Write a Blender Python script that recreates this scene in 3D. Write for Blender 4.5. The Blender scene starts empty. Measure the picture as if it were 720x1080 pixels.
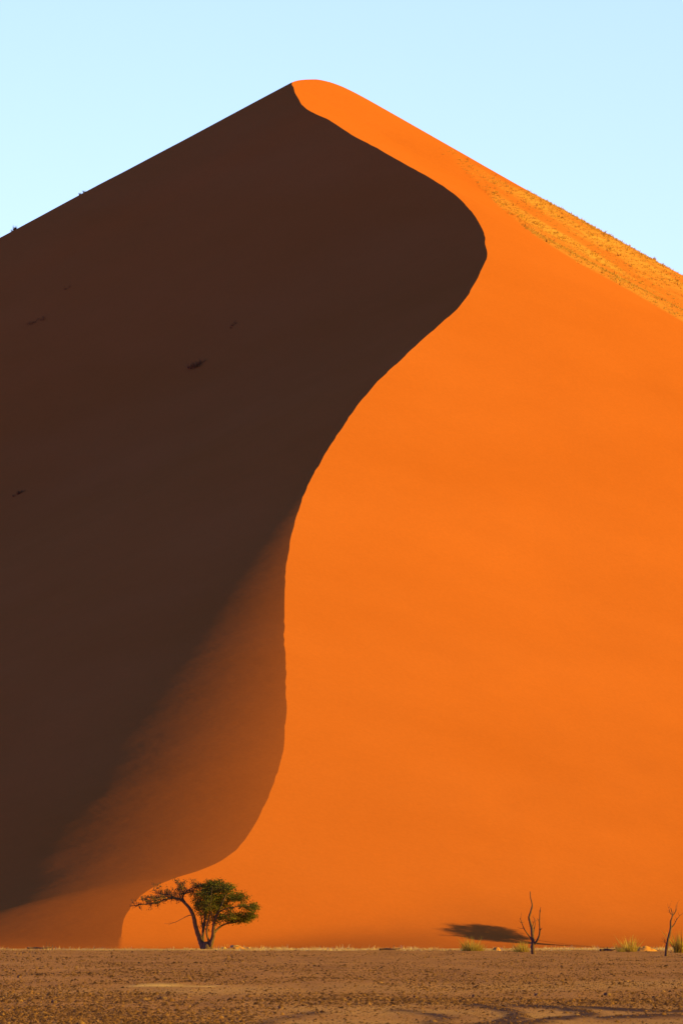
import bpy, math, random
import numpy as np
from mathutils import Vector, noise as mnoise

R = math.radians
rng = np.random.default_rng(7)
random.seed(7)
C = bpy.context.scene.collection

# ------------------------------------------------------------------ camera
F = 4480.0            # focal length in reference pixels (frame 720 x 1080)
CH = 1.70             # eye height
PITCH = math.atan(442.0 / F)
CP, SP = math.cos(PITCH), math.sin(PITCH)
cam = bpy.data.cameras.new('camera')
cam.sensor_fit = 'VERTICAL'
cam.sensor_height = 36.0
cam.lens = F / 1080.0 * 36.0
cam.clip_start = 0.5
cam.clip_end = 9000
cam_o = bpy.data.objects.new('camera', cam)
cam_o.location = (0, 0, CH)
cam_o.rotation_euler = (R(90) + PITCH, 0, 0)
C.objects.link(cam_o)
bpy.context.scene.camera = cam_o


def kx(u, v):
    return (u - 360.0) / (F * CP - (540.0 - v) * SP)


def kz(v):
    return (F * SP + (540.0 - v) * CP) / (F * CP - (540.0 - v) * SP)


def at(u, v, Y):
    return Vector((Y * kx(u, v), Y, CH + Y * kz(v)))


def on_ground(u, v):
    Y = -CH / kz(v)
    return Y * kx(u, v), Y


def project(x, y, z):
    zz = z - CH
    d = y * CP + zz * SP
    return 360 + F * x / d, 540 - F * (-y * SP + zz * CP) / d


# ------------------------------------------------------------------ helpers
def tag(o, label=None, cat=None, group=None, kind=None):
    if label: o['label'] = label
    if cat: o['category'] = cat
    if group: o['group'] = group
    if kind: o['kind'] = kind
    return o


def empty(name, loc, rz=0.0):
    o = bpy.data.objects.new(name, None)
    o.empty_display_size = 0.3
    o.location = loc
    o.rotation_euler = (0, 0, rz)
    C.objects.link(o)
    return o


def mesh_obj(name, verts, faces, mat, parent=None, smooth=False, loc=None):
    me = bpy.data.meshes.new(name)
    me.from_pydata(verts, [], faces)
    me.materials.append(mat)
    if smooth:
        me.polygons.foreach_set('use_smooth', [True] * len(me.polygons))
    me.update()
    o = bpy.data.objects.new(name, me)
    if loc is not None: o.location = loc
    if parent is not None: o.parent = parent
    C.objects.link(o)
    return o


def mesh_np(name, V, Fc, mat, smooth=False):
    """fast mesh from arrays; Fc has a constant number of corners"""
    n, k = Fc.shape
    me = bpy.data.meshes.new(name)
    me.vertices.add(len(V)); me.vertices.foreach_set('co', V.astype(np.float32).ravel())
    me.loops.add(n * k); me.loops.foreach_set('vertex_index', Fc.astype(np.int32).ravel())
    me.polygons.add(n)
    me.polygons.foreach_set('loop_start', np.arange(0, n * k, k, dtype=np.int32))
    if smooth:
        me.polygons.foreach_set('use_smooth', np.ones(n, dtype=bool))
    me.update(calc_edges=True)
    me.materials.append(mat)
    o = bpy.data.objects.new(name, me)
    C.objects.link(o)
    return o


def fattr(o, name, vals, dom='POINT'):
    a = o.data.attributes.new(name, 'FLOAT', dom)
    a.data.foreach_set('value', np.asarray(vals, dtype=np.float32).ravel())


_tab = np.random.default_rng(3).random((256, 256))


def vnoise(x, y, seed=0):
    x = np.asarray(x, float) + seed * 17.31; y = np.asarray(y, float) + seed * 9.73
    xi = np.floor(x).astype(int); yi = np.floor(y).astype(int)
    fx = x - xi; fy = y - yi
    fx = fx * fx * fx * (fx * (fx * 6 - 15) + 10); fy = fy * fy * fy * (fy * (fy * 6 - 15) + 10)
    g = lambda a, b: _tab[a & 255, b & 255]
    return ((g(xi, yi) * (1 - fx) + g(xi + 1, yi) * fx) * (1 - fy)
            + (g(xi, yi + 1) * (1 - fx) + g(xi + 1, yi + 1) * fx) * fy) * 2 - 1


def fbm(x, y, seed=0, oct=4):
    s = 0; a = 1.0; f = 1.0
    for i in range(oct):
        s = s + a * vnoise(x * f, y * f, seed + i * 5)
        a *= .5; f *= 2.03
    return s / 1.9


def sstep(a, b, x):
    t = np.clip((np.asarray(x, float) - a) / (b - a), 0, 1)
    return t * t * (3 - 2 * t)


def smooth_interp(xs, ys, q):
    """monotone-ish cubic (pchip) interpolation, xs ascending"""
    xs = np.array(xs, float); ys = np.array(ys, float); q = np.asarray(q, float)
    h = np.diff(xs); d = np.diff(ys) / h
    m = np.zeros_like(xs)
    m[0], m[-1] = d[0], d[-1]
    for i in range(1, len(xs) - 1):
        if d[i - 1] * d[i] > 0:
            w1 = 2 * h[i] + h[i - 1]; w2 = h[i] + 2 * h[i - 1]
            m[i] = (w1 + w2) / (w1 / d[i - 1] + w2 / d[i])
    i = np.clip(np.searchsorted(xs, q) - 1, 0, len(xs) - 2)
    t = (q - xs[i]) / h[i]
    t2, t3 = t * t, t * t * t
    return ((2 * t3 - 3 * t2 + 1) * ys[i] + (t3 - 2 * t2 + t) * h[i] * m[i]
            + (-2 * t3 + 3 * t2) * ys[i + 1] + (t3 - t2) * h[i] * m[i + 1])


# ------------------------------------------------------------------ materials
def new_mat(name):
    m = bpy.data.materials.new(name)
    m.use_nodes = True
    nt = m.node_tree
    b = nt.nodes['Principled BSDF']
    b.inputs['Roughness'].default_value = 0.95
    b.inputs['Specular IOR Level'].default_value = 0.05
    return m, nt, b


def N(nt, t, **kw):
    n = nt.nodes.new(t)
    for k, v in kw.items(): setattr(n, k, v)
    return n


def ramp(nt, fac, stops):
    r = N(nt, 'ShaderNodeValToRGB')
    cr = r.color_ramp
    while len(cr.elements) < len(stops): cr.elements.new(.5)
    for e, (p, c) in zip(cr.elements, stops):
        e.position = p; e.color = (*c, 1)
    nt.links.new(fac, r.inputs[0])
    return r.outputs[0]


def noise_tex(nt, vec, scale, detail=4, rough=.55):
    n = N(nt, 'ShaderNodeTexNoise')
    n.inputs['Scale'].default_value = scale
    n.inputs['Detail'].default_value = detail
    n.inputs['Roughness'].default_value = rough
    nt.links.new(vec, n.inputs['Vector'])
    return n.outputs['Fac']


def mapped(nt, scale=(1, 1, 1), rot=(0, 0, 0)):
    tc = N(nt, 'ShaderNodeTexCoord')
    mp = N(nt, 'ShaderNodeMapping')
    mp.inputs['Scale'].default_value = scale
    mp.inputs['Rotation'].default_value = rot
    nt.links.new(tc.outputs['Object'], mp.inputs['Vector'])
    return mp.outputs['Vector']


def mixc(nt, fac, a, b, mode='MIX'):
    m = N(nt, 'ShaderNodeMix', data_type='RGBA', blend_type=mode)
    if isinstance(fac, float): m.inputs[0].default_value = fac
    else: nt.links.new(fac, m.inputs[0])
    for s, c in ((6, a), (7, b)):
        if isinstance(c, tuple): m.inputs[s].default_value = (*c, 1)
        else: nt.links.new(c, m.inputs[s])
    return m.outputs[2]


def bump(nt, b, h, strength, dist):
    bm = N(nt, 'ShaderNodeBump')
    bm.inputs['Strength'].default_value = strength
    bm.inputs['Distance'].default_value = dist
    nt.links.new(h, bm.inputs['Height'])
    nt.links.new(bm.outputs[0], b.inputs['Normal'])


def attr(nt, name):
    a = N(nt, 'ShaderNodeAttribute', attribute_name=name)
    return a.outputs['Fac']


SAND_A = (.60, .131, .0140)
SAND_B = (.65, .147, .0180)


def make_sand():
    m, nt, b = new_mat('red_sand')
    v = mapped(nt, (.02, .02, .05))
    f1 = noise_tex(nt, v, 1.0, 5, .6)
    base = ramp(nt, f1, [(.3, SAND_A), (.7, SAND_B)])
    vs = mapped(nt, (.03, .16, .16), (0, 0, R(12)))
    f2 = noise_tex(nt, vs, .5, 4, .6)
    streak = ramp(nt, f2, [(.3, (.965, .96, .955)), (.7, (1.0, 1.0, 1.0))])
    col = mixc(nt, 1.0, base, streak, 'MULTIPLY')
    fg = noise_tex(nt, mapped(nt), 2.2, 3, .7)
    grain = ramp(nt, fg, [(.3, (.93, .93, .93)), (.7, (1.0, 1.0, 1.0))])
    col = mixc(nt, 1.0, col, grain, 'MULTIPLY')
    # paler, yellower sand where grass litter lies
    ln = ramp(nt, noise_tex(nt, mapped(nt, (.05, .05, .55), (0, R(-29), 0)), 1.0, 5, .7), [(.34, (.62, .62, .62)), (.6, (1, 1, 1))])
    lm = N(nt, 'ShaderNodeMath', operation='MULTIPLY')
    nt.links.new(attr(nt, 'litter'), lm.inputs[0]); nt.links.new(ln, lm.inputs[1])
    col = mixc(nt, lm.outputs[0], col, (.74, .31, .045))
    nt.links.new(col, b.inputs['Base Color'])
    vr = mapped(nt, (.6, 1.0, .6), (0, 0, R(-25)))
    h = noise_tex(nt, vr, .55, 6, .62)
    bump(nt, b, h, .10, .40)
    b.inputs['Roughness'].default_value = 1.0
    b.inputs['Specular IOR Level'].default_value = .0
    return m


def make_ground():
    m, nt, b = new_mat('gravel_plain')
    v = mapped(nt, (1, .12, 1))
    f1 = noise_tex(nt, v, .35, 5, .65)
    base = ramp(nt, f1, [(.28, (.36, .125, .015)), (.5, (.48, .172, .020)), (.72, (.57, .212, .028))])
    f2 = noise_tex(nt, mapped(nt, (1, .35, 1)), 9.0, 4, .75)
    sp = ramp(nt, f2, [(.3, (.45, .40, .36)), (.5, (1, 1, 1)), (.75, (1.2, 1.18, 1.15))])
    col = mixc(nt, 1.0, base, sp, 'MULTIPLY')
    col = mixc(nt, attr(nt, 'sandy'), col, (.84, .40, .06))
    col = mixc(nt, attr(nt, 'bank_shade'), col, (.10, .036, .006))  # shaded sides of the wheel banks, painted in as a dark colour
    nt.links.new(col, b.inputs['Base Color'])
    h = noise_tex(nt, mapped(nt, (1, .5, 1)), 7.0, 6, .75)
    bump(nt, b, h, .8, .06)
    return m


def make_bark(name, a, c):
    m, nt, b = new_mat(name)
    f = noise_tex(nt, mapped(nt, (6, 6, 1.2)), 1.6, 4, .7)
    nt.links.new(ramp(nt, f, [(.3, a), (.7, c)]), b.inputs['Base Color'])
    bump(nt, b, f, .6, .05)
    return m


def make_leaf(name, stops, trans=.25):
    m, nt, b = new_mat(name)
    col = ramp(nt, attr(nt, 'tone'), stops)
    nt.links.new(col, b.inputs['Base Color'])
    tr = N(nt, 'ShaderNodeBsdfTranslucent')
    nt.links.new(col, tr.inputs['Color'])
    ms = N(nt, 'ShaderNodeMixShader')
    ms.inputs[0].default_value = trans
    nt.links.new(b.outputs[0], ms.inputs[1]); nt.links.new(tr.outputs[0], ms.inputs[2])
    nt.links.new(ms.outputs[0], nt.nodes['Material Output'].inputs['Surface'])
    return m


def make_stone(name, stops, use_tone=True):
    m, nt, b = new_mat(name)
    if use_tone:
        f = attr(nt, 'tone')
    else:
        f = noise_tex(nt, mapped(nt), 9.0, 5, .7)
    nt.links.new(ramp(nt, f, stops), b.inputs['Base Color'])
    if not use_tone: bump(nt, b, f, .6, .03)
    return m


M_SAND = make_sand()
M_GROUND = make_ground()
M_BARK = make_bark('acacia_bark', (.08, .040, .014), (.25, .13, .05))
M_DEAD = make_bark('dead_wood', (.08, .035, .014), (.22, .105, .042))
M_LEAF = make_leaf('acacia_leaf', [(0, (.05, .042, .007)), (.5, (.12, .096, .011)), (1, (.25, .19, .022))])
M_DRYLEAF = make_leaf('withered_leaf', [(0, (.05, .036, .014)), (.6, (.11, .078, .028)), (1, (.19, .14, .05))])
M_GRASS = make_leaf('dry_grass_blade', [(0, (.26, .15, .02)), (.5, (.56, .34, .03)), (1, (.74, .48, .07))], .45)
M_DGRASS = make_leaf('dune_grass_blade', [(0, (.26, .12, .016)), (.4, (.66, .34, .04)), (1, (.82, .52, .07))], .5)
M_STUBBLE = make_leaf('stubble_blade', [(0, (.36, .17, .03)), (.5, (.66, .37, .09)), (1, (.8, .54, .2))], .35)
M_SHRUB = make_leaf('shrub_twig', [(0, (.20, .062, .016)), (1, (.46, .15, .03))], .3)
M_GRAVEL = make_stone('gravel_stone', [(0, (.07, .026, .007)), (.35, (.20, .075, .013)), (.75, (.42, .16, .024)), (1, (.56, .24, .045))])
M_ROCK = make_stone('rock_face', [(.3, (.13, .055, .018)), (.7, (.32, .15, .05))], False)
M_PALEROCK = make_stone('pale_rock_face', [(.3, (.42, .20, .05)), (.7, (.62, .34, .09))], False)

# ------------------------------------------------------------------ the dune
RIDGE = [(308, 85), (309, 90), (312, 98), (321, 111), (334, 119), (345, 124), (370, 140), (400, 156), (430, 173), (460, 190),
         (485, 208), (500, 226), (510, 246), (513, 266), (506, 285), (487, 318), (465, 339), (440, 361), (415, 384),
         (395, 404), (375, 428), (355, 457), (340, 481), (328, 503), (317, 530), (308, 560), (302, 594), (300, 627),
         (300, 662), (301, 702), (302, 742), (300, 775), (293, 810), (283, 838), (268, 868), (250, 892), (235, 904),
         (210, 915), (182, 924), (157, 936), (139, 952), (129, 976), (127, 997)]
ru = [p[0] for p in RIDGE]; rv = [p[1] for p in RIDGE]
VV = np.concatenate([np.linspace(997, 85, 1500)])
UU = smooth_interp(rv, ru, VV)
slope = np.interp(VV, [85, 180, 300, 500, 700, 850, 930, 997], [.50, .50, .49, .47, .45, .42, .36, .30])
K = kz(VV)
YY = np.zeros_like(VV); YY[0] = 412.0
for i in range(1, len(VV)):
    YY[i] = YY[i - 1] * (1 + (K[i] - K[i - 1]) / (slope[i - 1] - K[i - 1]))
XX = YY * kx(UU, VV)
ZZ = CH + YY * K
# wind-nibbled crest
XX = XX + .10 * vnoise(YY * .22, YY * 0, 2) + .07 * vnoise(YY * .7, YY * 0, 4)
Ypk = YY[-1]
EXT = [(308, 85, 0), (313, 83.4, 1.5), (321, 82.3, 3.5), (332, 82.0, 6), (345, 84.2, 9), (358, 88.5, 12), (372, 95, 15.5), (388, 103.5, 19)]
eq = np.linspace(0, 19, 60)[1:]
eu = smooth_interp([e[2] for e in EXT], [e[0] for e in EXT], eq); ev_ = smooth_interp([e[2] for e in EXT], [e[1] for e in EXT], eq)
Ysum = YY[-1]
EY = Ysum + eq
XX = np.concatenate([XX, EY * kx(eu, ev_)]); ZZ = np.concatenate([ZZ, CH + EY * kz(ev_)])
YY = np.concatenate([YY, EY]); VV = np.concatenate([VV, np.linspace(84.9, 80, len(eq))])
Ypk = YY[-1]
rows_y = np.concatenate([np.arange(330, 412, 1.5), np.arange(412, 470, .4), np.arange(470, Ysum - 6, .8), np.arange(Ysum - 6, Ypk, .35),
                         Ypk + np.linspace(0, 12, 14), Ypk + np.array([15, 20, 28, 40, 60, 90, 130, 200, 300, 400])])
vr = np.interp(rows_y, YY, VV)
xr = np.interp(rows_y, YY, XX)
zr = np.interp(rows_y, YY, ZZ)
lo = rows_y < 412
zr[lo] = ZZ[0] - .30 * (412 - rows_y[lo])
xr[lo] = XX[0] - .10 * (412 - rows_y[lo])
hi = rows_y > Ypk
dd = rows_y[hi] - Ypk
zr[hi] = ZZ[-1] - .30 * dd * dd / (dd + 6)
xr[hi] = XX[-1]
# metres per reference pixel on each row
mpp = rows_y / F
# offsets from the ridge, metres
off = np.concatenate([[0, .25, .5, .8, 1.2, 1.7, 2.3], np.arange(3, 75, .75), np.geomspace(75, 520, 40)])
nO = len(off); nR = len(rows_y)
VRm = vr[:, None]; MP = mpp[:, None]; OF = off[None, :]


def integ(s):
    out = np.zeros_like(s)
    out[:, 1:] = np.cumsum((s[:, 1:] + s[:, :-1]) * .5 * np.diff(off)[None, :], axis=1)
    return out


# --- shaded (left) flank: steep slip face; lower down a rounded, gently falling shoulder by the crest
dpx = OF / MP
g0 = np.interp(VRm, [85, 440, 500, 540, 600, 700, 800, 900, 997], [.535, .49, .39, .310, .240, .135, .055, .085, .115])
g1 = np.interp(VRm, [85, 300, 500, 620, 850, 997], [.54, .535, .50, .465, .46, .41])
W = np.interp(VRm, [85, 480, 540, 600, 700, 800, 900, 997], [20, 42, 82, 142, 245, 350, 440, 520])
tt = np.clip(dpx / (W * 1.1), 0, 1)
sL = g0 + (g1 - g0) * (1 - (1 - tt) ** 1.8)
dropL = integ(sL)
# --- sunlit (right) flank
sRb = np.interp(VRm, [85, 140, 300, 500, 850, 930, 997], [.555, .545, .50, .44, .33, .28, .22]) * np.ones_like(OF)
topw = sstep(150, 85, VRm)
sR = sRb + .02 * topw
sR = sR - .04 * sstep(150, 600, dpx)
dropR = integ(sR)


def settle(z, k):
    """concave toe: the dune runs out into the plain"""
    return k * np.logaddexp(0, z / k) - .28


def flank(sign, drop, kk):
    x = xr[:, None] + sign * OF
    y = np.repeat(rows_y[:, None], nO, axis=1)
    z = zr[:, None] - drop
    far = sstep(2, 30, OF)
    z = z + far * (.5 * fbm(x * .02, y * .02, 11, 3) * (.5 if sign < 0 else 1) + .12 * fbm(x * .09, y * .09, 14, 3))
    z = settle(z, kk)
    return x, y, z


kL = .55 + .5 * sstep(5, 40, OF) * np.ones_like(VRm)
kR = .55 + 2.0 * sstep(8, 32, OF) * np.ones_like(VRm)
xl, yl, zl = flank(-1, dropL, kL)
xR, yR, zR = flank(1, dropR, kR)
X = np.concatenate([xl[:, :0:-1], xR], axis=1)
Yg = np.concatenate([yl[:, :0:-1], yR], axis=1)
Z = np.concatenate([zl[:, :0:-1], zR], axis=1)
nC = X.shape[1]
V = np.stack([X, Yg, Z], -1).reshape(-1, 3)
ii, jj = np.meshgrid(np.arange(nR - 1), np.arange(nC - 1), indexing='ij')
a = (ii * nC + jj).ravel()
Fc = np.stack([a, a + 1, a + nC + 1, a + nC], -1)
dune = mesh_np('sand_dune', V, Fc, M_SAND, True)
tag(dune, 'huge orange sand dune with one side in deep shade', kind='structure')
# keep the crest crisp
cid = nO - 1
ev = np.zeros(len(dune.data.edges) * 2, dtype=np.int32)
dune.data.edges.foreach_get('vertices', ev)
ev = ev.reshape(-1, 2)
oncrest = (ev % nC == cid).all(1)
crest_row = ev // nC
keep = oncrest & (np.interp(crest_row.max(1), np.arange(nR), vr) < 985)
sh = dune.data.attributes.new('sharp_edge', 'BOOLEAN', 'EDGE')
sh.data.foreach_set('value', keep)

# bilinear look-up of the dune surface by (row, signed offset)
right_cols = slice(nO - 1, nC)


def dune_point(row_f, offm, right=True):
    r0 = np.clip(np.floor(row_f).astype(int), 0, nR - 2); t = row_f - r0
    A = (xR, zR) if right else (xl, zl)
    c = np.clip(np.searchsorted(off, offm) - 1, 0, nO - 2); s = (offm - off[c]) / (off[c + 1] - off[c])

    def bl(G):
        return ((G[r0, c] * (1 - s) + G[r0, c + 1] * s) * (1 - t) + (G[r0 + 1, c] * (1 - s) + G[r0 + 1, c + 1] * s) * t)
    y = rows_y[r0] * (1 - t) + rows_y[r0 + 1] * t
    return bl(A[0]), y, bl(A[1])


UVu, UVv = project(V[:, 0], V[:, 1], np.maximum(V[:, 2], 0))

# where grass grows high on the sunlit flank
LOW = ([440, 475, 529, 564, 611, 662, 720, 800], [152, 168, 223, 250, 279, 307, 341, 392])
TOP = ([440, 475, 500, 537, 580, 640, 720, 800], [150, 156, 173, 194, 211, 240, 280, 320])


def grass_density(u, v):
    lo_, tp = np.interp(u, *LOW), np.interp(u, *TOP)
    d = sstep(0, 6, v - tp + 2) * sstep(0, 3, lo_ - v)
    d = d * sstep(462, 560, u) ** .7
    # streaks running along the slope
    q = v - .57 * u
    st = .5 + .5 * fbm(q * .11, u * .012, 31, 3) * 1.5
    edge = sstep(14, 2, lo_ - v) * .6
    return np.clip(d * (.22 + .78 * sstep(.3, .8, st) + edge), 0, 1)


soft = sstep(-1, 13, np.interp(UVu, *LOW) - UVv + 3 * vnoise(UVu * .07, UVv * .07, 33)) * .6 + .4 * sstep(520, 600, UVu)
lit = grass_density(UVu, UVv) * np.clip(soft, 0, 1) * (np.arange(len(V)) % nC > nO + 2) * (np.repeat(rows_y, nC) < Ypk + 3)
fattr(dune, 'litter', lit * .95)

# ------------------------------------------------------------------ grass on the dune (nobody could count it)
def blade_tufts(px, py, pz, h, nb, spread, seed, lean=.5, wid=.1):
    g = np.random.default_rng(seed)
    n = len(px); nb_t = n * nb
    idx = np.repeat(np.arange(n), nb)
    ang = g.random(nb_t) * 2 * np.pi
    rad = np.sqrt(g.random(nb_t)) * spread[idx] * .5
    bx = px[idx] + np.cos(ang) * rad; by = py[idx] + np.sin(ang) * rad; bz = pz[idx] - .04
    hh = h[idx] * (.45 + .65 * g.random(nb_t))
    la = ang + g.normal(0, .5, nb_t)
    tx = bx + np.cos(la) * hh * lean * g.random(nb_t); ty = by + np.sin(la) * hh * lean * g.random(nb_t)
    wa = g.random(nb_t) * np.pi
    w = wid * hh
    V0 = np.stack([bx - np.cos(wa) * w, by - np.sin(wa) * w, bz], -1)
    V1 = np.stack([bx + np.cos(wa) * w, by + np.sin(wa) * w, bz], -1)
    V2 = np.stack([tx, ty, bz + hh], -1)
    VV_ = np.stack([V0, V1, V2], 1).reshape(-1, 3)
    FF_ = np.arange(nb_t * 3).reshape(-1, 3)
    tone = np.repeat(np.clip(g.normal(.5, .25, nb_t) + g.normal(0, .12, n)[idx], 0, 1), 3)
    return VV_, FF_, tone


g = np.random.default_rng(21)
n = 60000
rf = g.uniform(np.searchsorted(rows_y, np.interp(-360, -VV, YY)), np.searchsorted(rows_y, Ypk + 4), n)
om = g.uniform(1.5, 95, n)
x, y, z = dune_point(rf, om)
u, v = project(x, y, z)
d = grass_density(u, v) * (u < 790)
keepm = g.random(n) < d * .9
x, y, z, u, v = (q[keepm] for q in (x, y, z, u, v))
x, y, z = x[:11000], y[:11000], z[:11000]
h = g.uniform(.12, .34, len(x)) * (1 + .9 * (g.random(len(x)) < .07))
Vg, Fg, tone = blade_tufts(x, y, z, h, 8, h * 1.8, 5, .9, .16)
og = mesh_np('dune_grass', Vg, Fg, M_DGRASS)
fattr(og, 'tone', tone)
tag(og, 'yellow tufts of dry grass in streaks across the high sunlit slope', kind='stuff')
print('dune grass tufts', len(x), 'peak', Ypk, ZZ[-1], 'rows', nR, 'cols', nC)

def catmull(pts, sub=5):
    P = [Vector(p) for p in pts]
    if len(P) < 3: return P
    Q = [P[0] * 2 - P[1]] + P + [P[-1] * 2 - P[-2]]
    out = []
    for i in range(1, len(Q) - 2):
        p0, p1, p2, p3 = Q[i - 1:i + 3]
        for k in range(sub):
            t = k / sub
            out.append(.5 * ((2 * p1) + (-p0 + p2) * t + (2 * p0 - 5 * p1 + 4 * p2 - p3) * t * t + (-p0 + 3 * p1 - 3 * p2 + p3) * t ** 3))
    out.append(P[-1])
    return out


# ------------------------------------------------------------------ the plain
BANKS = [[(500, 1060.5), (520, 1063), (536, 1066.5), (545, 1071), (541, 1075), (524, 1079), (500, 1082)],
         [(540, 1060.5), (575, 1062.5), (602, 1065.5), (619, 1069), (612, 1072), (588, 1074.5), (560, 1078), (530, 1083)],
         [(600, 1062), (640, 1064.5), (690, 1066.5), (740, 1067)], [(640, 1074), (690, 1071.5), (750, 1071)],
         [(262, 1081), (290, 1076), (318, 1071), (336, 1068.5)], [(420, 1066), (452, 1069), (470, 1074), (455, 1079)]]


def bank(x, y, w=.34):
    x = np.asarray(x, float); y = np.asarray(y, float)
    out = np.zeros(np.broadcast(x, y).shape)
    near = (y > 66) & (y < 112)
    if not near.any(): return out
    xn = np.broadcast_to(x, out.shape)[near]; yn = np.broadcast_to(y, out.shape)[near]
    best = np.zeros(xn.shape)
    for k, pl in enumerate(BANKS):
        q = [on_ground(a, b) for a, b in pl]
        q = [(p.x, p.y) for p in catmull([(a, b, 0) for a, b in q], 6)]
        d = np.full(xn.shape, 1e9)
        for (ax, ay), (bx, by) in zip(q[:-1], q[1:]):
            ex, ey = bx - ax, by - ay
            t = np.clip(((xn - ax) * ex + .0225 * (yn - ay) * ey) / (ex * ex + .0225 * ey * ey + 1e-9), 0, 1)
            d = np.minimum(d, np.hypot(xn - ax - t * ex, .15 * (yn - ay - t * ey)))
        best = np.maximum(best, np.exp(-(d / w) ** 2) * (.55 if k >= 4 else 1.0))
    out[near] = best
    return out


def stony_row(x, y):
    # a stony strip across the plain, drawing nearer to the right
    c = 103.0 - .35 * x + 1.2 * np.sin(x * .55)
    return np.exp(-((y - c) / 4.2) ** 2) * sstep(-9, 2, x)


def ground_h(x, y):
    near = sstep(150, 90, y)
    calm = 1 - .75 * sstep(112, 98, y)
    z = .035 * calm * fbm(x * .12, y * .05, 41, 3) + .03 * fbm(x * .8, y * .25, 44, 3) * calm
    z = z + .035 * near * fbm(x * 1.7, y * .35, 47, 3) * sstep(1.5, -2.5, x)
    # low banks thrown up by wheels, lower right, and the stony bank behind them
    z = z + .045 * bank(x, y, .19) * (.75 + .35 * vnoise(x * 1.3, y * .5, 71))
    z = z + .05 * stony_row(x, y) * (.6 + .5 * vnoise(x * .9, y * .3, 55))
    z = z + .12 * np.exp(-((y - 384 - .5 * np.sin(x * .2)) / 9.0) ** 2) * (.6 + .6 * vnoise(x * .25, y * .1, 58))
    z = z + .05 * np.exp(-(((x + 5.5) / 1.3) ** 2 + ((y - 136.5) / 3.0) ** 2))
    fade = sstep(40, 68, y) * sstep(3000, 900, y)
    return z * fade


def sandy_mask(x, y):
    s = np.exp(-(((x + 5.75) / .85) ** 4 + ((y - 132.5) / 2.0) ** 2)) + .8 * np.exp(-(((x + 4.3) / .5) ** 4 + ((y - 131.5) / 1.6) ** 2))
    # pale drift at the foot of the dune
    s = s + .8 * sstep(368, 392, y + 5 * vnoise(x * .25, y * .03, 63))
    # drifted sand between the ruts
    t = sstep(106, 94, y + .5 * x) * sstep(-4.5, 0, x) * (.5 + .8 * fbm(x * .7, y * .22, 66, 3))
    s = s + .38 * np.clip(t, 0, 1)
    # smoother strip across the plain
    t2 = np.exp(-((y - 127 - 1.1 * x) / 11.0) ** 2) * (.35 + .4 * fbm(x * .3, y * .06, 68, 3))
    s = s + np.clip(t2, 0, .5) * .55
    return np.clip(s, 0, 1)


gx = np.concatenate([-np.geomspace(60, 4200, 26)[::-1], np.linspace(-58, -10, 60), np.arange(-9.9, 9.95, .07), np.linspace(10, 58, 60),
                     np.geomspace(60, 4200, 26)])
gy = np.concatenate([np.geomspace(-2500, -20, 20) if False else -np.geomspace(20, 2500, 14)[::-1], np.linspace(-10, 66, 18), np.arange(67, 108, .17), np.arange(108, 180, .4),
                     np.arange(180, 440, 1.2), np.geomspace(442, 5200, 40)])
GX, GY = np.meshgrid(gx, gy)
GZ = ground_h(GX, GY)
Vp = np.stack([GX, GY, GZ], -1).reshape(-1, 3)
nx = len(gx)
ii, jj = np.meshgrid(np.arange(len(gy) - 1), np.arange(nx - 1), indexing='ij')
a = (ii * nx + jj).ravel()
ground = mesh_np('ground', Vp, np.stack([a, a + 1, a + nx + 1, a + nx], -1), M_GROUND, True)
tag(ground, 'flat brown gravel plain in front of the dune', kind='structure')
fattr(ground, 'sandy', sandy_mask(GX, GY))
fattr(ground, 'bank_shade', np.clip(1.9 * bank(GX, GY, .24) * (.75 + .4 * vnoise(GX * 2.5, GY * .6, 88)), 0, 1))  # mask for the shade painted along the banks

# gravel lying on it (stuff)
g = np.random.default_rng(77)
n = 170000
v = 1000.5 + (1092 - 1000.5) * g.random(n) ** .85
u = g.uniform(-60, 780, n)
Yp = -CH / kz(v); Xp = Yp * kx(u, v)
Yp = Yp + g.normal(0, .6, n)
sm = sandy_mask(Xp, Yp)
patch = fbm(Xp * .35, Yp * .07, 81, 4)
row = stony_row(Xp, Yp); smooth_strip = sstep(104, 97, Yp + .35 * Xp) * sstep(-3, 2, Xp)
keepm = g.random(n) < np.clip(np.clip(.5 + 1.0 * patch, .10, 1) * (1 - .7 * np.clip(sm * 1.3, 0, 1)) * (1 - .6 * smooth_strip) + .5 * row + .1 * bank(Xp, Yp, .2), 0, 1)
Xp, Yp, row = Xp[keepm], Yp[keepm], row[keepm]
n = len(Xp)
size = np.clip(g.lognormal(math.log(.019), .5, n), .008, .085) * (Yp / 85) ** .62 * (1 + .18 * row) * (.70 + .12 * sstep(125, 95, Yp) + .1 * sstep(0, -4, Xp))
octv = np.array([(1, 0, 0), (-.5, .87, 0), (-.5, -.87, 0), (.5, .8, -.5), (-1, .1, -.5), (.4, -.9, -.5), (0, 0, .8)], float)
octf = np.array([(0, 1, 6), (1, 2, 6), (2, 0, 6), (0, 3, 1), (1, 4, 2), (2, 5, 0)])
ang = g.random(n) * 6.283
ca, sa = np.cos(ang), np.sin(ang)
P = octv[None] * (1 + g.uniform(-.35, .35, (n, 7, 3))) * size[:, None, None] * np.array([1.15, 1.0, .85])
Px = P[..., 0] * ca[:, None] - P[..., 1] * sa[:, None]; Py = P[..., 0] * sa[:, None] + P[..., 1] * ca[:, None]
gz = ground_h(Xp, Yp)
VG = np.stack([Px + Xp[:, None], Py + Yp[:, None], P[..., 2] + (gz + size * .12)[:, None]], -1).reshape(-1, 3)
FG = (octf[None] + (np.arange(n) * 7)[:, None, None]).reshape(-1, 3)
og = mesh_np('gravel', VG, FG, M_GRAVEL)
fattr(og, 'tone', np.repeat(np.clip(g.beta(1.5, 1.9, n), 0, 1), 7))
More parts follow.
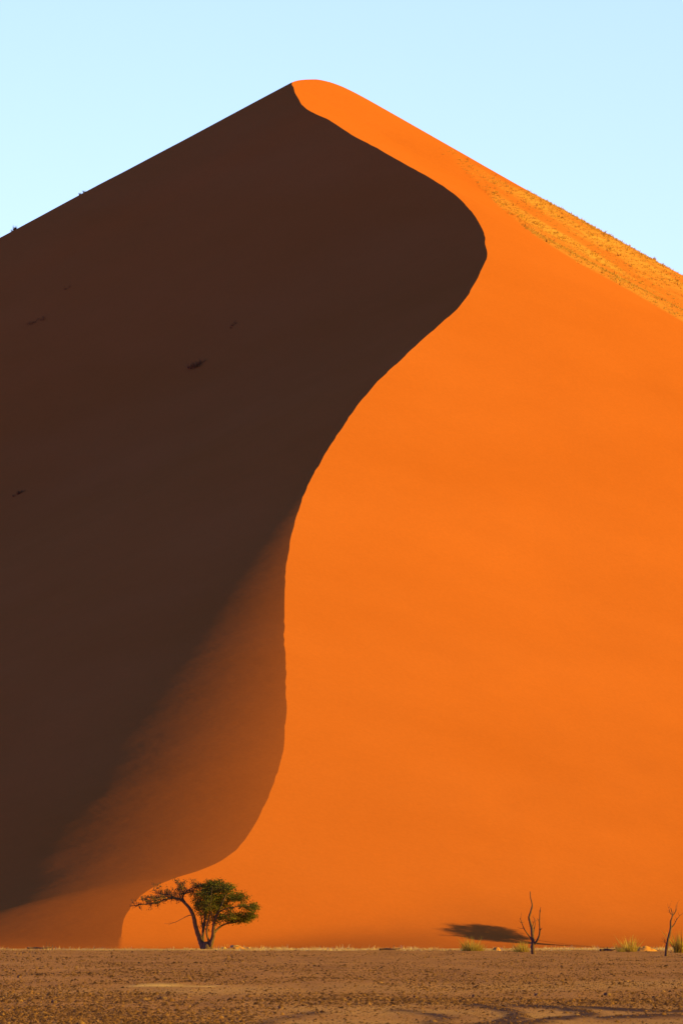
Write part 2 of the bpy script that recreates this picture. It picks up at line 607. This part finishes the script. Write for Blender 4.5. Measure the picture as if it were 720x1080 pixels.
tag(og, 'brown gravel strewn over the whole plain', kind='stuff')
print('gravel', n, 'ground verts', len(Vp))


# ------------------------------------------------------------------ single stones
def stone(u, v, wpx, label, mat=M_ROCK, name='stone', group=None, hfac=.62, seed=0, cat='stone'):
    x, y = on_ground(u, v)
    r = wpx * y / F * .5
    import bmesh
    bm = bmesh.new()
    bmesh.ops.create_icosphere(bm, subdivisions=3, radius=1.0)
    for vt in bm.verts:
        p = vt.co.copy()
        k = 1 + .34 * mnoise.noise(p * 1.1 + Vector((seed * 3.7, 1.3, seed))) + .14 * mnoise.noise(p * 3.1 + Vector((seed, 5, 2)))
        # flat fracture faces
        vt.co = Vector((p.x * k, p.y * k * .8, p.z * k * hfac * 1.2))
        if vt.co.x > .82: vt.co.x = .82 + (vt.co.x - .82) * .2
        if vt.co.z > .55 * hfac * 1.6: vt.co.z = .55 * hfac * 1.6
        vt.co.z = max(vt.co.z, -.35)
        vt.co *= r
    me = bpy.data.meshes.new(name); bm.to_mesh(me); bm.free()
    me.materials.append(mat)
    o = bpy.data.objects.new(name, me)
    o.location = (x, y, float(ground_h(np.array(x), np.array(y))) + r * .18)
    o.rotation_euler = (0, 0, seed * 1.9)
    C.objects.link(o)
    return tag(o, label, cat, group)


G_ST = 'dark stones lying on the gravel plain'
for i, (u, v, w, lb) in enumerate([
    (57, 1058, 7, 'dark brown stone on the gravel near the left edge'),
    (172, 1054, 8, 'squat brown stone on the gravel below the pale sand streak'),
    (20, 1031, 4.5, 'small brown stone alone on the smooth gravel at far left'),
    (438, 1052, 6, 'small dark stone at the left end of the stony row'),
    (500, 1051, 6, 'rounded brown stone in the stony row above the wheel ruts'),
    (566, 1049, 7, 'dark stone at the crest of the stony row above the ruts'),
    (640, 1050, 8, 'broad brown stone in the stony row towards the right edge'),
    (690, 1053, 6, 'small brown stone in the stony row close to the right edge'),
    (106, 1070, 6, 'low brown stone near the bottom edge left of the sandy ruts'),
    (296, 1064, 5, 'lone brown stone halfway along the bottom gravel')]):
    stone(u, v, w, lb, M_ROCK, group=G_ST, seed=i + 1)
G_PR = 'pale rocks at the dune foot'
for i, (u, v, w, lb) in enumerate([
    (248, 1001.2, 10, 'largest pale rock beside the acacia trunk at the dune foot'),
    (236, 1001.4, 6, 'small pale rock nearest the acacia trunk'),
    (262, 1001.0, 5, 'small pale rock farther right of the acacia trunk')]):
    stone(u, v, w, lb, M_PALEROCK, group=G_PR, seed=20 + i, hfac=.75, cat='rock')

# ------------------------------------------------------------------ tubes for wood
class Wood:
    def __init__(s): s.v = []; s.f = []

    def tube(s, pts, r0, r1, n=7, sub=5, knot=.12, power=1.0):
        P = catmull(pts, sub)
        m = len(P)
        base = len(s.v)
        ref = Vector((.31, .9, .2)).normalized()
        for i, p in enumerate(P):
            t = (P[min(i + 1, m - 1)] - P[max(i - 1, 0)])
            t = t.normalized() if t.length > 1e-6 else Vector((0, 0, 1))
            a = t.cross(ref)
            if a.length < .05: a = t.cross(Vector((1, 0, 0)))
            a.normalize(); b = t.cross(a)
            f = (i / (m - 1)) ** power
            r = r0 + (r1 - r0) * f
            for k in range(n):
                an = 2 * math.pi * k / n
                rr = r * (1 + random.uniform(-knot, knot))
                s.v.append(p + a * (math.cos(an) * rr) + b * (math.sin(an) * rr))
        for i in range(m - 1):
            for k in range(n):
                k2 = (k + 1) % n
                s.f.append((base + i * n + k, base + i * n + k2, base + (i + 1) * n + k2, base + (i + 1) * n + k))
        s.f.append(tuple(base + k for k in range(n))[::-1])
        s.f.append(tuple(base + (m - 1) * n + k for k in range(n)))
        return P

    def build(s, name, mat, parent):
        return mesh_obj(name, [tuple(q) for q in s.v], s.f, mat, parent, True)


def twigs_on(w, P, start, count, length, r, up=.5, depth=1, tips=None, spread=1.0):
    m = len(P)
    for _ in range(count):
        i = random.randint(int(start * (m - 1)), m - 1)
        p = P[i]
        t = (P[min(i + 1, m - 1)] - P[max(i - 1, 0)]).normalized()
        d = (t * .6 + Vector((random.uniform(-1, 1) * spread, random.uniform(-1, 1) * spread, random.uniform(-.45, 1) * up * 2))).normalized()
        L = length * random.uniform(.55, 1.25)
        q = [p]
        for k in range(3):
            d = (d + Vector((random.uniform(-.4, .4), random.uniform(-.4, .4), random.uniform(-.3, .35)))).normalized()
            q.append(q[-1] + d * L / 3)
        T = w.tube(q, r, r * .35, 4, 2, .05)
        if tips is not None: tips.extend([q[2], q[3]])
        if depth > 1: twigs_on(w, T, .35, max(2, count // 3), length * .55, r * .55, up, depth - 1, tips, spread)


class Leaves:
    def __init__(s): s.v = []; s.f = []; s.t = []

    def puff(s, c, rad, n, size, flat=.6, tone=.5):
        for _ in range(n):
            d = Vector((random.gauss(0, .5), random.gauss(0, .5), random.gauss(0, .5) * flat))
            p = c + d * rad
            a = Vector((random.gauss(0, 1), random.gauss(0, 1), random.gauss(0, 1))).normalized()
            b = a.cross(Vector((random.gauss(0, 1), random.gauss(0, 1), random.gauss(0, 1)))).normalized()
            z = size * random.uniform(.6, 1.4)
            i = len(s.v)
            s.v += [p - a * z * .5, p + b * z * .28, p + a * z * .5, p - b * z * .28]
            s.f.append((i, i + 1, i + 2, i + 3))
            s.t.append(min(1, max(0, random.gauss(tone, .22))))

    def build(s, name, mat, parent):
        o = mesh_obj(name, [tuple(q) for q in s.v], s.f, mat, parent)
        fattr(o, 'tone', np.repeat(np.array(s.t), 4))
        return o


# ------------------------------------------------------------------ the acacia (traced stems, real depth)
TX, TY = on_ground(218, 1001.6)
TB = Vector((TX, TY, float(ground_h(np.array(TX), np.array(TY)))))


def tp(px, py, dy=0.0):
    """a point of the close-up (4x, origin 120,900) at the tree's distance, local to the tree's base"""
    p = at(120 + px / 4.0, 900 + py / 4.0, TY)
    return Vector((p.x, TY + dy, p.z)) - TB


tree = empty('acacia_tree', TB)
tag(tree, 'green acacia tree with a bare limb reaching left, growing before the dune', 'tree')
w = Wood()
trunkL = w.tube([tp(380, 414), tp(374, 392), tp(363, 362, .1), tp(347, 312, -.2), tp(336, 262, -.4), tp(316, 226, -.5), tp(288, 198, -.6)], .29, .12, 9)
w.tube([tp(391, 416, 0), tp(391, 398, 0), tp(389, 372, 0)], .62, .34, 11, 4)
trunkM = w.tube([tp(376, 384, .1), tp(376, 356, .3), tp(377, 322, .6), tp(384, 272, .9), tp(392, 222, 1.1), tp(402, 168, 1.2)], .17, .06, 8)
trunkR = w.tube([tp(406, 412), tp(409, 388, -.2), tp(420, 348, -.4), tp(424, 296, -.7), tp(440, 252, -.9), tp(462, 205, -1.0), tp(480, 160, -1.1)], .25, .06, 8)
w.tube([tp(404, 380, -.1), tp(400, 365, -.3), tp(393, 335, -.7), tp(398, 290, -1.0), tp(412, 240, -1.2)], .13, .05, 7)
w.build('trunk', M_BARK, tree)
bL = Wood()
tips_l = []
lim = bL.tube([tp(288, 198, -.6), tp(262, 190, -.8), tp(230, 192, -.9), tp(190, 206, -1.0), (tp(150, 214, -1.0)), tp(116, 216, -1.1), tp(96, 222, -1.1)], .12, .03, 7)
twigs_on(bL, lim, .12, 34, .62, .032, .7, 2, tips_l)
l2 = bL.tube([tp(262, 190, -.8), tp(236, 176, -.4), tp(200, 172, .2), tp(165, 154, .6)], .07, .022, 6)
twigs_on(bL, l2, .15, 18, .7, .027, .6, 2, tips_l)
l4 = bL.tube([tp(230, 192, -.9), tp(198, 190, -1.6), tp(158, 202, -2.0), tp(122, 196, -2.3)], .06, .02, 6)
twigs_on(bL, l4, .10, 18, .45, .027, .6, 2, tips_l)
bL.build('branch', M_BARK, tree)
b2 = Wood(); tips_u = []
l3 = b2.tube([tp(310, 220, -.5), tp(292, 184, -.1), tp(316, 154, .2), tp(352, 140, .4)], .10, .03, 6)
twigs_on(b2, l3, .25, 18, .75, .028, .9, 2, tips_u)
l5 = b2.tube([tp(296, 200, -.5), tp(280, 176, -.9), tp(292, 150, -1.3), tp(275, 132, -1.4)], .07, .022, 6)
twigs_on(b2, l5, .3, 14, .6, .025, .9, 2, tips_u)
b2.build('branch', M_BARK, tree)
b3 = Wood()
l6 = b3.tube([tp(338, 262, -.4), tp(318, 262, -.7), tp(292, 275, -.9), tp(262, 290, -1.0), tp(238, 298, -1.0)], .045, .012, 5)
twigs_on(b3, l6, .3, 6, .45, .013, .5, 1)
b3.build('branch', M_BARK, tree)
b4 = Wood()
l7 = b4.tube([tp(426, 334, -.5), tp(442, 316, -.2), tp(466, 300, .2), tp(508, 290, .5), tp(556, 280, .8), tp(592, 246, .9)], .11, .03, 6)
l8 = b4.tube([tp(440, 252, -.9), tp(470, 236, -1.5), tp(520, 226, -1.9), tp(570, 222, -2.0)], .07, .02, 6)
l9 = b4.tube([tp(392, 222, 1.1), tp(420, 190, 1.7), tp(470, 180, 2.2), tp(525, 184, 2.4)], .07, .02, 6)
l10 = b4.tube([tp(376, 328, .6), tp(368, 270, 1.1), tp(356, 220, 1.5), tp(352, 178, 1.7)], .07, .02, 6)
l11 = b4.tube([tp(424, 296, -.7), tp(412, 240, -1.6), tp(414, 190, -2.2), tp(420, 140, -2.4)], .07, .02, 6)
b4.build('branch', M_BARK, tree)
hubs = [p for L in (trunkM, trunkR, l7, l8, l9, l10, l11, l3) for p in L[len(L) // 2:]]
# leaf masses: cx, cy, rx, ry (close-up px), depth, density
MASS = [(430, 138, 58, 20, .0, 1.1), (395, 150, 40, 22, 1.2, 1.0), (460, 150, 48, 24, -1.2, 1.1), (478, 142, 32, 16, 1.0, .8),
        (380, 178, 42, 24, -1.4, .9), (425, 178, 50, 28, 1.6, 1.0), (520, 188, 46, 17, .2, 1.2), (508, 178, 38, 18, 2.0, .9),
        (350, 205, 24, 20, .6, .6), (405, 215, 42, 28, -2.0, .7), (455, 215, 40, 26, 0, .7), (560, 224, 40, 14, -1.4, 1.0),
        (592, 222, 20, 16, .4, 1.1), (590, 236, 20, 18, -1.0, .9), (545, 262, 52, 18, -.6, 1.1), (520, 278, 48, 20, .8, 1.1),
        (572, 276, 28, 18, .9, .9), (490, 256, 36, 22, -1.8, .8), (455, 270, 28, 20, 1.2, .5), (400, 258, 40, 26, 1.6, .6), (368, 240, 28, 26, -1.0, .5), (430, 215, 60, 34, .2, .8), (338, 168, 26, 16, .2, .45), (345, 140, 22, 10, .5, .6), (392, 300, 30, 30, .6, .28), (440, 285, 30, 22, -.8, .4), (372, 215, 34, 26, -.6, .7), (428, 124, 40, 14, .3, .8)]
lv = Leaves(); tw = Wood()
for (cx, cy, rx, ry, dy, den) in MASS:
    n = int(den * (rx * ry) / 13.0)
    ctr = tp(cx, cy, dy)
    hub = min(hubs, key=lambda q: (q - ctr).length)
    tw.tube([hub, (hub + ctr) * .5 + Vector((0, 0, -.15)), ctr], .045, .02, 5, 3)
    for k in range(n):
        a_ = random.random() * 6.283; rr = math.sqrt(random.random()) * random.choice((.9, .95, 1.0, 1.22))
        c = tp(cx + rx * rr * math.cos(a_) * .95, cy + ry * rr * math.sin(a_) * .9, dy + random.gauss(0, .55))
        if random.random() < .5:
            tw.tube([ctr.lerp(c, .15), ctr.lerp(c, .6) + Vector((0, 0, -.06)), c], .016, .007, 3, 2)
        lv.puff(c, .36, random.randint(12, 21), .125, .6, random.choice((.2, .45, .7)))
tw.build('branch', M_BARK, tree)
lv.build('crown', M_LEAF, tree)
lv2 = Leaves()
for p in tips_l:
    if random.random() < .34 and p.x > tp(125, 200).x: lv2.puff(p, .2, random.randint(2, 5), .11, .6, .5)
for p in tips_u:
    if random.random() < .45: lv2.puff(p, .24, random.randint(3, 8), .12, .6, .55)
lv2.build('withered_leaves', M_DRYLEAF, tree)

# ------------------------------------------------------------------ acacia standing just outside the frame, its shadow lies on the dune
SUN_E, SUN_P = R(15), R(12)     # elevation; angle from +x towards the viewer
SUN = Vector((math.cos(SUN_E) * math.cos(SUN_P), -math.cos(SUN_E) * math.sin(SUN_P), math.sin(SUN_E)))


def dune_hit(u, v):
    """where the ray through a reference pixel meets the sunlit flank"""
    m = np.abs(UVu - u) + np.abs(UVv - v) + 1e6 * ((np.arange(len(V)) % nC < nO) | (V[:, 2] < .02))
    return Vector(V[int(np.argmin(m))])


sp_ = dune_hit(511, 985.5)
cc = sp_ + SUN * 29.5
print('shadow spot', sp_, 'crown', cc, project(cc.x, cc.y, cc.z))
t2 = empty('acacia_tree', (cc.x + .6, cc.y - 2.4, float(ground_h(np.array(cc.x), np.array(cc.y)))))
tag(t2, 'tall acacia past the right edge, its shadow falls on the dune', 'tree')
H = cc.z
w = Wood(); tips = []
st = w.tube([Vector((0, 0, -.2)), Vector((.15, .3, H * .2)), Vector((-.1, .9, H * .42)), Vector((0, 1.5, H * .6))], .19, .12, 9)
w.tube([Vector((.12, .4, H * .25)), Vector((.5, .6, H * .42)), Vector((.55, .8, H * .62)), Vector((.2, 1.0, H * .8))], .10, .05, 7)
w.tube([Vector((-.05, .8, H * .38)), Vector((-.5, 1.8, H * .52)), Vector((-.5, 2.8, H * .68)), Vector((-.4, 3.4, H * .85))], .09, .05, 7)
w.build('trunk', M_BARK, t2)
w = Wood(); lv = Leaves()
for k in range(9):
    an = k * 2.4
    rx = 2.1 * math.sqrt((k + .6) / 9)
    e = Vector((math.cos(an) * rx * .6 - .6, 2.4 + math.sin(an) * rx * 1.2, H + random.uniform(-.5, .35)))
    T = w.tube([Vector((0, 1.45, H * .58)), Vector((e.x * .35, e.y * .35, H * .78)), Vector((e.x * .75, e.y * .75, H * .93)), e], .12, .03, 6)
    twigs_on(w, T, .5, 6, .8, .025, .5, 2, tips)
w.build('branch', M_BARK, t2)
for p in tips:
    lv.puff(p, .3, 8, .16, .5, .5)
for (ox_, oy_, oz_, ra) in ((-.3, -.9, .75, 1.05), (-.1, 1.2, .65, 1.1), (.1, .1, 0, 1.3), (.1, -1.7, -.2, .9), (.2, 2.1, -.1, 1.0), (.4, -.8, -.85, 1.0), (.5, 1.2, -.9, 1.0), (-.1, .2, 1.3, .7)):
    for k in range(int(70 * ra * ra)):
        q = Vector((random.gauss(0, 1), random.gauss(0, 1), random.gauss(0, 1))).normalized() * random.random() ** .4 * ra
        dz = q.z * .95 + oz_ * 1.15
        lv.puff(Vector((q.x * .75 + ox_ - .6 + .4 * dz, 2.4 + q.y * 1.2 + oy_ * 1.3 + .5 * dz, H + dz)), .45, 15, .18, .6, .5)
lv.build('crown', M_LEAF, t2)


# ------------------------------------------------------------------ dead trees
def dead_tree(u0, v0, ox, oy, sc, label, trunk, branches, r0):
    x, y = on_ground(u0, v0)
    b = Vector((x, y, float(ground_h(np.array(x), np.array(y)))))
    t = empty('dead_tree', b)
    tag(t, label, 'dead tree', 'bare dead trees on the plain')

    def q(p, d=0):
        w_ = at(ox + p[0] / sc, oy + p[1] / sc, y)
        return Vector((w_.x, y + d, w_.z)) - b
    w = Wood()
    dr = 0
    pts = []
    for i, p in enumerate(trunk):
        pts.append(q(p, dr)); dr += random.uniform(-.12, .12)
    pts[0].z = -.15
    w.tube(pts, r0, r0 * .16, 7, 4, .16, .9)
    w.build('trunk', M_DEAD, t)
    for br, rb in branches:
        w = Wood(); pp = []
        d0 = 0; sg = random.choice((-1, 1))
        for i, p in enumerate(br):
            pp.append(q(p, d0)); d0 += sg * random.uniform(.05, .22)
        T = w.tube(pp, rb, rb * .28, 6, 4, .14)
        if len(br) > 2: twigs_on(w, T, .3, 6, .45, rb * .28, .8, 1, None, .6)
        w.build('branch', M_DEAD, t)
    return t


dead_tree(561.7, 1006.6, 520, 930, 9, 'taller bare dead tree with three upright limbs beside a grass tuft',
          [(378, 690), (372, 625), (374, 570), (368, 505), (364, 440), (350, 392), (338, 335), (354, 282), (367, 222), (352, 155), (347, 92)],
          [([(374, 600), (404, 572), (425, 530), (436, 470), (432, 385), (434, 275)], .10),
           ([(372, 568), (342, 520), (312, 482), (286, 442), (266, 392), (250, 345)], .065),
           ([(380, 565), (382, 480), (396, 405), (393, 350)], .05),
           ([(364, 440), (378, 405), (372, 370)], .035)], .17)
dead_tree(701.8, 1008.4, 640, 940, 9, 'crooked bare dead tree with a forked top near the right edge',
          [(555, 618), (560, 560), (570, 482), (584, 420), (600, 350), (598, 292), (614, 238), (612, 200), (600, 160)],
          [([(602, 350), (632, 318), (658, 272), (684, 235)], .045),
           ([(614, 240), (636, 212), (656, 172), (664, 150)], .04),
           ([(606, 220), (590, 190), (584, 150)], .03),
           ([(568, 505), (548, 488), (544, 470)], .035)], .13)


# ------------------------------------------------------------------ grass tufts at the dune foot
def tuft(u, v, wpx, hpx, label, seed, nb=150, group='dry grass tufts at the dune foot'):
    x, y = on_ground(u, v)
    s = y / F
    g_ = np.random.default_rng(seed)
    k = 7
    cx = np.clip(g_.normal(0, .24, k), -.3, .3) * (wpx if wpx > 14 else wpx * .6) * s; cy = g_.normal(0, .35 if wpx > 14 else .08, k)
    hh = hpx * s * g_.uniform(.25, .85, k); hh[0] = hpx * s * .95; cx[0] *= .3
    VV_, FF_, tn = blade_tufts(cx, cy, np.zeros(k), hh, nb // k * 2, np.full(k, wpx * s * .36), seed, .85, .026)
    o = mesh_np('grass_tuft', VV_, FF_, M_GRASS)
    fattr(o, 'tone', tn)
    o.location = (x, y, float(ground_h(np.array(x), np.array(y))))
    return tag(o, label, 'grass tuft', group)


tuft(498, 1003.0, 24, 18, 'yellow grass tuft in front of the long tree shadow', 101, 260)
tuft(548, 1004.0, 17, 14, 'low yellow grass tuft just left of the taller dead tree', 102, 200)
tuft(661, 1004.0, 22, 19, 'yellow grass tuft beside the orange sand hummock', 103, 230)
tuft(716, 1005.0, 18, 25, 'tall grass tuft behind the crooked dead tree at the right edge', 104, 230)
tuft(640, 1003.0, 5, 6, 'short straw tuft behind the fallen branch', 105, 120)
tuft(196, 1002.2, 10, 4, 'very low straw tuft left of the acacia trunk', 106, 80)

# pale stubble along the foot (stuff)
g = np.random.default_rng(55)
n = 4200
u = g.uniform(-40, 770, n)
v = 1000.2 + 2.8 * g.random(n) ** 1.4
Yp = -CH / kz(v); Xp = Yp * kx(u, v)
km = g.random(n) < .12 + 1.2 * np.clip(vnoise(Xp * .25, Yp * .04, 91) + .25 * (u > 250), 0, 1)
Xp, Yp = Xp[km], Yp[km]
h = g.uniform(.08, .34, len(Xp)) * (1 + .6 * (g.random(len(Xp)) < .1))
VV_, FF_, tn = blade_tufts(Xp, Yp, ground_h(Xp, Yp), h, 7, h * 2.2, 56, .9, .08)
o = mesh_np('stubble_grass', VV_, FF_, M_STUBBLE)
fattr(o, 'tone', np.clip(tn + .18, 0, 1))
tag(o, 'low pale grass stubble along the dune foot', kind='stuff')


# ------------------------------------------------------------------ sand hummocks at the foot
def hummock(u, v, wpx, hpx, label, seed):
    x, y = on_ground(u, v)
    s = y / F
    n_ = 40
    q = np.linspace(-1.25, 1.25, n_)
    A, B = np.meshgrid(q, q)
    rr = np.sqrt(A * A + B * B)
    z = np.clip(np.cos(np.clip(rr, 0, 1.25) * math.pi / 2.2), -1, 1)
    z = z * (1 + .45 * fbm(A * 1.4, B * 1.4, seed, 3)) + .16 * fbm(A * 4, B * 4, seed + 2, 3)
    z = (z - .12) * hpx * s - .05
    Vh = np.stack([A * wpx * s * .5 / 1.0, B * wpx * s * .42, z], -1).reshape(-1, 3)
    i_, j_ = np.meshgrid(np.arange(n_ - 1), np.arange(n_ - 1), indexing='ij')
    a_ = (i_ * n_ + j_).ravel()
    o = mesh_np('sand_hummock', Vh, np.stack([a_, a_ + 1, a_ + n_ + 1, a_ + n_], -1), M_SAND, True)
    o.location = (x, y, float(ground_h(np.array(x), np.array(y))) - .02)
    fattr(o, 'litter', np.full(len(Vh), .8))
    return tag(o, label, kind='structure')


hummock(679, 1003.2, 29, 6.5, 'orange sand hummock right of a grass tuft', 3)
hummock(523, 1002.6, 12, 5, 'small sand hummock between two grass tufts', 5)
hummock(249, 1001.4, 26, 4, 'low sand hummock under the pale rocks', 8)


# ------------------------------------------------------------------ fallen dead wood
def log(u, v, lpx, label, seed, r=.09):
    random.seed(seed)
    x, y = on_ground(u, v)
    L = lpx * y / F
    b = empty('fallen_branch', (x, y, float(ground_h(np.array(x), np.array(y))) + r * .7))
    tag(b, label, 'dead branch', 'fallen branches at the dune foot')
    w = Wood()
    P = w.tube([Vector((-L / 2, 0, 0)), Vector((-L * .2, .15, .05)), Vector((L * .2, -.1, .03)), Vector((L / 2, .1, .10))], r, r * .4, 7)
    w.build('stem', M_DEAD, b)
    for _ in range(5):
        w = Wood()
        twigs_on(w, P, .3, 1, L * .22, r * .3, .8, 1)
        w.build('twig', M_DEAD, b)


log(411, 1002.6, 22, 'dark fallen branch lying between the acacia and the tree shadow', 4)
log(641, 1003.4, 17, 'dark fallen branch lying left of the orange hummock', 5, .13)
log(42, 1001.8, 26, 'long fallen branch on the plain at the far left', 6, .10)


# ------------------------------------------------------------------ shrubs on the shaded flank
def shaded_hit(u, v):
    m = np.abs(UVu - u) + np.abs(UVv - v) + 1e6 * ((np.arange(len(V)) % nC > nO - 2) | (np.repeat(rows_y, nC) > Ypk + 1))
    return Vector(V[int(np.argmin(m))])


GS = 'dark scrub on the shaded dune face'
for i, (u, v, wpx, hpx, lb) in enumerate([
    (206, 386, 22, 7, 'widest dark scrub clump, alone in the middle of the shaded face'),
    (83, 256, 12, 4, 'small dark scrub below the left skyline'),
    (14, 243, 5, 5, 'upright dark shrub breaking the skyline at the left edge'),
    (86, 204, 7, 4, 'tiny dark shrub on the left skyline'),
    (38, 339, 20, 4, 'flat dark scrub near the left edge of the shaded face'),
    (20, 521, 12, 5, 'lowest dark scrub clump at the left edge of the shaded face'),
    (72, 304, 7, 3, 'tiny dark scrub between the skyline and the flat scrub'),
    (6, 300, 7, 3, 'tiny dark scrub cut by the left edge'),
    (249, 341, 7, 3, 'faint dark scrub above the widest clump')]):
    p = shaded_hit(u, v)
    s = p.y / F
    g_ = np.random.default_rng(300 + i)
    k = 9
    t_ = g_.uniform(-.5, .5, k)
    cx = t_ * wpx * s; cy = g_.normal(0, .5, k); cz = cx * .50 + cy * .5 - .1
    VV_, FF_, tn = blade_tufts(cx, cy, cz, hpx * s * g_.uniform(.5, 1.0, k), 26, np.full(k, wpx * s * .3), 400 + i, .9, .08)
    o = mesh_np('desert_shrub', VV_, FF_, M_SHRUB)
    fattr(o, 'tone', tn)
    o.location = p
    tag(o, lb, 'shrub', GS)

# ------------------------------------------------------------------ light
sun = bpy.data.lights.new('sun', 'SUN')
sun.energy = 5.0
sun.angle = R(.5)
sun.color = (1.0, .80, .07)
so = bpy.data.objects.new('sun', sun)
so.rotation_euler = SUN.to_track_quat('Z', 'Y').to_euler()
so.location = SUN * 300
C.objects.link(so)

world = bpy.data.worlds.new('World')
bpy.context.scene.world = world
world.use_nodes = True
nt = world.node_tree
bg = nt.nodes['Background']
sky = nt.nodes.new('ShaderNodeTexSky')
sky.sky_type = 'NISHITA'
sky.sun_disc = False
sky.sun_elevation = SUN_E
sky.sun_rotation = math.atan2(SUN.x, SUN.y)
sky.air_density = 1.0
sky.dust_density = .6
sky.ozone_density = 1.5
# pale glow low in the sky beyond the dune (north), fading with direction
tc = nt.nodes.new('ShaderNodeTexCoord')
dot = nt.nodes.new('ShaderNodeVectorMath'); dot.operation = 'DOT_PRODUCT'
gd = Vector((0, math.cos(R(31)), math.sin(R(31))))
dot.inputs[1].default_value = gd
nt.links.new(tc.outputs['Generated'], dot.inputs[0])
mr = nt.nodes.new('ShaderNodeMapRange')
mr.interpolation_type = 'LINEAR'
mr.inputs['From Min'].default_value = math.cos(R(48)); mr.inputs['From Max'].default_value = 1.0
mr.inputs['To Min'].default_value = 0; mr.inputs['To Max'].default_value = 1
nt.links.new(dot.outputs['Value'], mr.inputs['Value'])
tint = nt.nodes.new('ShaderNodeMix'); tint.data_type = 'RGBA'
# away from the sun the sky is deeper blue, towards it paler
sep = nt.nodes.new('ShaderNodeSeparateXYZ'); nt.links.new(tc.outputs['Generated'], sep.inputs[0])
mx = nt.nodes.new('ShaderNodeMapRange'); mx.interpolation_type = 'SMOOTHSTEP'
mx.inputs['From Min'].default_value = -.6; mx.inputs['From Max'].default_value = .7
nt.links.new(sep.outputs[0], mx.inputs['Value'])
side = nt.nodes.new('ShaderNodeMix'); side.data_type = 'RGBA'
side.inputs[6].default_value = (.45, .96, 5.6, 1); side.inputs[7].default_value = (.47, .95, 1.7, 1)
nt.links.new(mx.outputs[0], side.inputs[0])
nt.links.new(side.outputs[2], tint.inputs[6])
tint.inputs[7].default_value = (4.75, 4.38, 4.6, 1)
nt.links.new(mr.outputs[0], tint.inputs[0])
mul = nt.nodes.new('ShaderNodeMix'); mul.data_type = 'RGBA'; mul.blend_type = 'MULTIPLY'
mul.inputs[0].default_value = 1.0
nt.links.new(sky.outputs[0], mul.inputs[6]); nt.links.new(tint.outputs[2], mul.inputs[7])
nt.links.new(mul.outputs[2], bg.inputs['Color'])
bg.inputs['Strength'].default_value = .06

sc = bpy.context.scene
sc.view_settings.view_transform = 'Standard'
sc.view_settings.look = 'None'
sc.view_settings.exposure = .45
sc.view_settings.gamma = 1.0
sc.cycles.max_bounces = 6
sc.cycles.use_denoising = True
